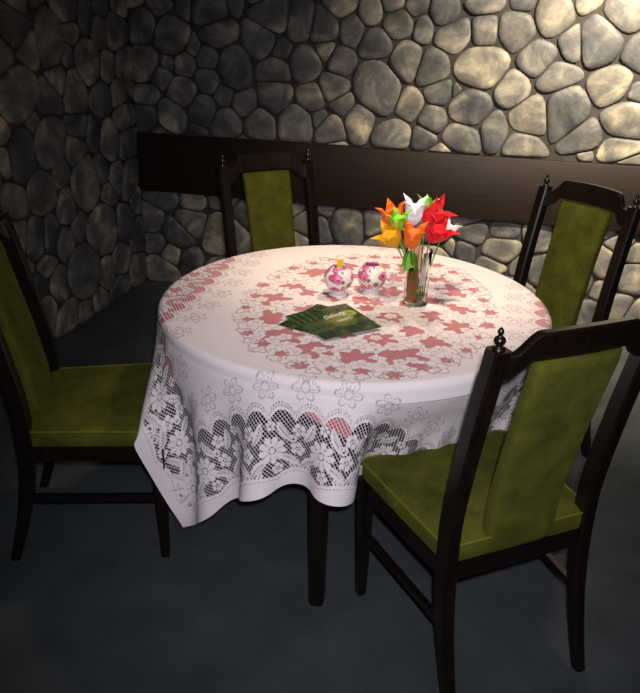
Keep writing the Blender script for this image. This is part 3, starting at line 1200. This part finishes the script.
    # aprons
    def bar(p0, p1, z0, z1, th, name):
        p0, p1 = Vector(p0), Vector(p1)
        d = (p1 - p0).normalized()
        nrm = Vector((-d.y, d.x)) * th / 2
        secs = []
        for p in (p0, p1):
            secs.append([(p.x + nrm.x, p.y + nrm.y, z0 + .002), (p.x + nrm.x, p.y + nrm.y, z1), (p.x - nrm.x, p.y - nrm.y, z1), (p.x - nrm.x, p.y - nrm.y, z0 + .002), (p.x - nrm.x * .7, p.y - nrm.y * .7, z0), (p.x + nrm.x * .7, p.y + nrm.y * .7, z0)])
        return obj(name, loft(secs), WOOD, root, smooth=False)
    for s in (1, -1):
        bar((0.022, s * WR / 2), (DP - 0.018, s * WF / 2), 0.357, 0.4075, 0.024, 'side_apron')
    bar((0.0, -WR / 2 + .021), (0.0, WR / 2 - .021), 0.357, 0.4075, 0.024, 'rear_apron')
    bar((DP, -WF / 2 + .02), (DP, WF / 2 - .02), 0.357, 0.4075, 0.024, 'front_apron')
    for s in (1, -1):
        x0, y0 = DP, s * WF / 2
        def sq(h, z):
            c = h * 0.2
            return [(x0 + a, y0 + b, z) for a, b in ((h, h - c), (h - c, h), (-h + c, h), (-h, h - c), (-h, -h + c), (-h + c, -h), (h - c, -h), (h, -h + c))]
        obj('front_leg', loft([sq(0.0115, 0), sq(0.0135, 0.008), sq(0.0195, 0.325), sq(0.0195, 0.333), sq(0.0225, 0.338), sq(0.0225, 0.4075)]), WOOD, root, sharp=35)
        x1 = post_x(0.225) + 0.014
        bar((x1, s * (WR / 2 - 0.001)), (DP - 0.012, s * (WF / 2 - 0.001)), 0.210, 0.234, 0.016, 'side_stretcher')
    return root


def copy_tree(o, parent=None):
    c = o.copy()
    C.objects.link(c)
    c.parent = parent
    for ch in list(o.children): copy_tree(ch, c)
    return c


proto = make_chair()
trees = [proto] + [copy_tree(proto) for _ in CHAIRS[1:]]
for o, (x, y, a, lab, k) in zip(trees, CHAIRS):
    o.location = (x, y, 0)
    o.rotation_euler = (0, 0, a * rad)
    tag(o, lab, 'chair', 'green velvet dining chairs around the table')

# ------------------------------------------------------------------ things on the table
ZT = TZ + 0.0025


def on_table(px, py):
    p = at_z(px, py, ZT)
    return p[0], p[1]


# glass vase
vx, vy = on_table(415, 303)
VH, VR = 0.175, 0.040
vase = obj('glass_vase', lathe([(0, 0), (VR * 0.93, 0), (VR * 0.97, 0.004), (VR * 0.95, 0.05), (VR * 0.97, 0.12), (VR * 1.05, VH), (VR * 1.05 - 0.0015, VH + 0.0012), (VR * 1.05 - 0.003, VH),
                                (VR * 0.97 - 0.003, 0.12), (VR * 0.95 - 0.003, 0.05), (VR * 0.9 - 0.003, 0.010), (0, 0.009)], 40), GLASS)
vase.location = (vx, vy, ZT)
tag(vase, 'clear glass vase holding the paper flowers', 'vase')

BROWN = mat_paper('brown_paper', (0.36, 0.15, 0.05))
tubeo = obj('paper_roll', lathe([(0.0165, 0), (0.0175, 0.001), (0.0175, 0.104), (0.0165, 0.105), (0.0145, 0.104), (0.0145, 0.001), (0.0165, 0)], 20, False, False), BROWN, sharp=40)
tubeo.location = (vx - 0.0145, vy - 0.008, ZT + 0.0105)
tag(tubeo, 'brown paper roll standing inside the glass vase', 'paper roll')
WHITEP = mat_paper('white_paper', (0.82, 0.82, 0.84))
strip = obj('paper_tag', box_bm(-0.009, 0.009, -0.0006, 0.0006, 0, 0.10, 0.0003, 1), WHITEP, smooth=False)
strip.location = (vx + 0.015, vy - 0.006, ZT + 0.060)
strip.rotation_euler = (0.02, 0.08, 0.3)
tag(strip, 'narrow white paper tag tucked in the glass vase', 'paper tag')

STEM = mat_paper('green_stem', (0.16, 0.30, 0.05))
COL = dict(orange=(0.80, 0.16, 0.015), yellow=(0.80, 0.40, 0.015), green=(0.22, 0.62, 0.05), white=(0.80, 0.82, 0.90), red=(0.66, 0.015, 0.025))
PAPER = {k: mat_paper(k + '_paper', c) for k, c in COL.items()}


def make_tulip(col, head, foot, axis, size, spin, label, stem=True):
    """folded paper tulip: pocketed square bud with four pointed petals turned outwards"""
    root = empty('paper_tulip', foot)
    H = Vector(head)
    ax = Vector(axis).normalized()
    side = ax.cross(Vector((0.2, 1, 0.1))).normalized()
    oth = ax.cross(side)
    F = Vector(foot)
    def P(a, b, c):
        ca, sa = math.cos(spin), math.sin(spin)
        a, b = a * ca - b * sa, a * sa + b * ca
        return H + side * a * size + oth * b * size + ax * c * size - F
    # bud: ridged four-sided body
    secs = []
    for c, r, rv in ((-0.50, 0.05, 0.05), (-0.40, 0.20, 0.17), (-0.20, 0.36, 0.27), (0.0, 0.42, 0.30), (0.16, 0.36, 0.25), (0.26, 0.27, 0.18)):
        secs.append([P(*(R * math.cos(k * math.pi / 4), R * math.sin(k * math.pi / 4)), c) for k in range(8) for R in [r if k % 2 == 0 else rv]])
    obj('bud', loft(secs), PAPER[col], root, smooth=False)
    for k in range(4):
        a = k * math.pi / 2
        ca, sa = math.cos(a), math.sin(a)
        def Q(rad_, tan, c): return P(rad_ * ca - tan * sa, rad_ * sa + tan * ca, c)
        bm = bmesh.new()
        pts = [(0.40, 0.0, -0.02), (0.26, 0.24, 0.10), (0.26, -0.24, 0.10), (0.36, 0.13, 0.34), (0.36, -0.13, 0.34), (0.45, 0.0, 0.32), (0.64, 0.0, 0.52)]
        inn = [(r - 0.035, t_, c + 0.01) for r, t_, c in pts[:-1]]
        vo = [bm.verts.new(Q(*p)) for p in pts]
        vi = [bm.verts.new(Q(*p)) for p in inn]
        tri = [(0, 1, 5), (0, 5, 2), (1, 3, 5), (2, 5, 4), (3, 6, 5), (4, 5, 6)]
        for t_ in tri: bm.faces.new([vo[i] for i in t_])
        for t_ in tri:
            q = [vi[i] if i < 6 else vo[6] for i in t_][::-1]
            bm.faces.new(q)
        for e in ((0, 1), (1, 3), (4, 2), (2, 0)):
            bm.faces.new((vo[e[0]], vo[e[1]], vi[e[1]], vi[e[0]]))
        bm.faces.new((vo[3], vo[6], vi[3]))
        bm.faces.new((vo[6], vo[4], vi[4]))
        obj('petal', bm, PAPER[col], root, smooth=False)
    if stem:
        base = P(0, 0, -0.46)
        mid = base * 0.5 + Vector((0, 0, 0.0)) + (-ax * size * 0.25)
        path = catmull([(0, 0, 0), (mid.x * 0.9, mid.y * 0.9, mid.z), tuple(base)], 8)
        obj('stem', tube(path, 0.0023, 6), STEM, root)
    tag(root, label, 'paper flower', 'paper tulips in the glass vase')
    return root


def head_at(px, py, off):
    return at_y(px, py, vy + off)


random.seed(5)
zf = ZT + 0.0125
TUL = [
 ('orange', (393, 216), 0.045, (-0.25, -0.15, 1.0), 0.082, 0.3, (0.010, 0.015), 'orange paper tulip at the upper left of the bouquet'),
 ('white', (414, 212), 0.040, (0.05, -0.1, 1.0), 0.086, 0.9, (0.016, 0.020), 'white paper tulip at the top of the bouquet'),
 ('green', (399, 222), -0.030, (-0.1, -0.25, 1.0), 0.066, 0.5, (0.012, 0.004), 'small bright green paper tulip between the orange and yellow ones'),
 ('yellow', (391, 238), -0.045, (-0.55, -0.45, 0.75), 0.080, 0.2, (0.008, -0.022), 'yellow-orange paper tulip leaning out at the lower left'),
 ('orange', (413, 237), -0.055, (0.05, -0.25, 1.0), 0.082, 0.75, (0.018, -0.022), 'orange paper tulip at the front centre of the bouquet'),
 ('red', (435, 214), 0.020, (0.75, -0.25, 0.65), 0.092, 0.45, (0.022, 0.012), 'upper red paper tulip pointing to the right'),
 ('red', (437, 233), -0.040, (0.45, -0.55, 0.75), 0.088, 0.15, (0.024, -0.008), 'lower red paper tulip at the front right'),
 ('green', (427, 206), 0.105, (0.15, 0.1, 1.0), 0.064, 0.2, (0.018, 0.022), 'green paper tulip peeking out behind the white and red ones'),
 ('white', (448, 229), 0.085, (0.6, 0.1, 0.8), 0.070, 0.6, (0.026, 0.004), 'white paper tulip mostly hidden behind the red ones'),
]
for col, pix, off, ax, size, spin, ft, lab in TUL:
    make_tulip(col, head_at(*pix, off), (vx + ft[0], vy + ft[1], zf), ax, size, spin, lab)
make_tulip('green', head_at(410.5, 260, -0.010), (vx - 0.012, vy - 0.010, ZT + 0.118), (0.0, 0.0, -1.0), 0.066, 0.4, 'green paper tulip hanging upside down inside the vase', stem=False)

# two round floral porcelain pots
YELLOW = mat_paper('yellow_sachet', (0.85, 0.60, 0.02))
PORC = mat_plain('white_porcelain', (0.80, 0.78, 0.77), 0.12)
TEA = mat_plain('brown_sugar', (0.10, 0.035, 0.02), 0.6)


def pot(name, px, py, k, mouth, handle, label, cat, rz):
    x, y = on_table(px, py)
    root = empty(name, (x, y, ZT), rz)
    prof = [(0.018, 0.0145), (0.025, 0.018), (0.036, 0.029), (0.043, 0.045), (0.0435, 0.055), (0.039, 0.069), (0.030, 0.079), (mouth, 0.0835), (mouth + 0.001, 0.087),
            (mouth - 0.002, 0.088), (mouth - 0.003, 0.084), (0.027, 0.077), (0.035, 0.067), (0.040, 0.054), (0.038, 0.042), (0.030, 0.028), (0.015, 0.020), (0, 0.019)]
    obj('body', lathe([(r * k, z * k) for r, z in prof], 40), FLORAL, root)
    obj('foot', lathe([(r * k, z * k) for r, z in [(0, 0), (0.027, 0.0), (0.028, 0.003), (0.023, 0.007), (0.019, 0.011), (0.019, 0.0148), (0, 0.0148)]], 32), PORC, root)
    if handle:
        path = catmull([(0.040 * k, 0, 0.060 * k), (0.053 * k, 0, 0.069 * k), (0.066 * k, 0, 0.062 * k), (0.063 * k, 0, 0.046 * k), (0.052 * k, 0, 0.034 * k), (0.0385 * k, 0, 0.037 * k)], 6)
        obj('handle', tube(path, 0.0032 * k, 8), PORC, root)
    tag(root, label, cat)
    return root, x, y


p1, x1, y1 = pot('sugar_bowl', 338, 294.5, 1.12, 0.020, False, 'round floral porcelain bowl with a yellow sachet sticking out', 'bowl', 0.3)
p2, x2, y2 = pot('creamer', 371, 292.5, 1.12, 0.025, True, 'round floral porcelain creamer with a side handle', 'creamer', -0.25)
obj('contents', lathe([(0, 0.062), (0.034, 0.062), (0.033, 0.066), (0.018, 0.070), (0, 0.071)], 24), TEA, p2)
s = obj('sachet', join_bm(box_bm(-0.010, 0.010, -0.0012, 0.0012, 0, 0.046, 0.0006, 1), box_bm(-0.0112, 0.0112, -0.0015, 0.0015, 0.040, 0.048, 0.0006, 1)), YELLOW, smooth=False)
s.location = (x1 + 0.001, y1 - 0.002, ZT + 0.074)
s.rotation_euler = (0.06, 0.05, 0.25)
tag(s, 'small yellow paper sachet standing in the floral bowl', 'sachet')

# leaflets
INK = mat_paper('cream_ink', (0.75, 0.76, 0.62))


def scribble(root, rows, seed):
    rs = random.Random(seed)
    parts = []
    for (x0, y0, ln, h, th, slope) in rows:
        bm = bmesh.new()
        n = int(ln / 0.0016)
        last = None
        for i in range(n):
            t = i / n
            x = x0 + ln * t + 0.30 * h * math.sin(i * 1.31)
            y = y0 + slope * ln * t + h * (0.5 + 0.5 * math.sin(i * 0.93 + 0.6 * math.sin(i * 0.37))) * (0.55 + 0.45 * rs.random())
            a, b = bm.verts.new((y - th, -x, 0.00175)), bm.verts.new((y + th, -x, 0.00175))
            if last: bm.faces.new((last[0], a, b, last[1]))
            last = (a, b)
        parts.append(bm)
    return obj('lettering', join_bm(*parts), INK, root, smooth=False)


def leaflet(corner, ang, lift, label, seed):
    """portrait leaflet: local x runs up the page, local -y to its right, origin at the lower left corner"""
    o = obj('leaflet', box_bm(0, 0.21, -0.148, 0, 0, 0.0016, 0.0004, 1), LEAFLET, smooth=False)
    o.location = (corner[0], corner[1], ZT + lift)
    o.rotation_euler = (0, 0, ang)
    scribble(o, [(0.028, 0.122, 0.075, 0.024, 0.0021, 0.10), (0.050, 0.088, 0.062, 0.019, 0.0019, 0.08)], seed)
    tag(o, label, 'leaflet', 'green leaflets fanned on the table')
    return o


lx, ly = on_table(278, 325)
A1 = 58 * rad
leaflet((lx, ly), A1, 0.0002, 'lowest green leaflet, its corner pointing to the left table edge', 1)
leaflet((lx + 0.016, ly - 0.012), A1 + 0.03, 0.0020, 'second green leaflet from the bottom, pointing left with white script', 2)
rx, ry = on_table(382, 330)
A2 = 119 * rad
ordn = ['leftmost and lowest leaflet of the right-hand green fan', 'green leaflet second from the left in the right-hand fan', 'green leaflet just below the topmost one', 'topmost green leaflet with white script, its corner pointing right']
for k in range(4):
    f = 3 - k
    a = A2 + 0.035 * f
    d = 0.148 + 0.014 * f
    leaflet((rx - d * math.cos(A2 - math.pi / 2), ry - d * math.sin(A2 - math.pi / 2)), a, 0.0038 + 0.0018 * k, ordn[k], 3 + k)
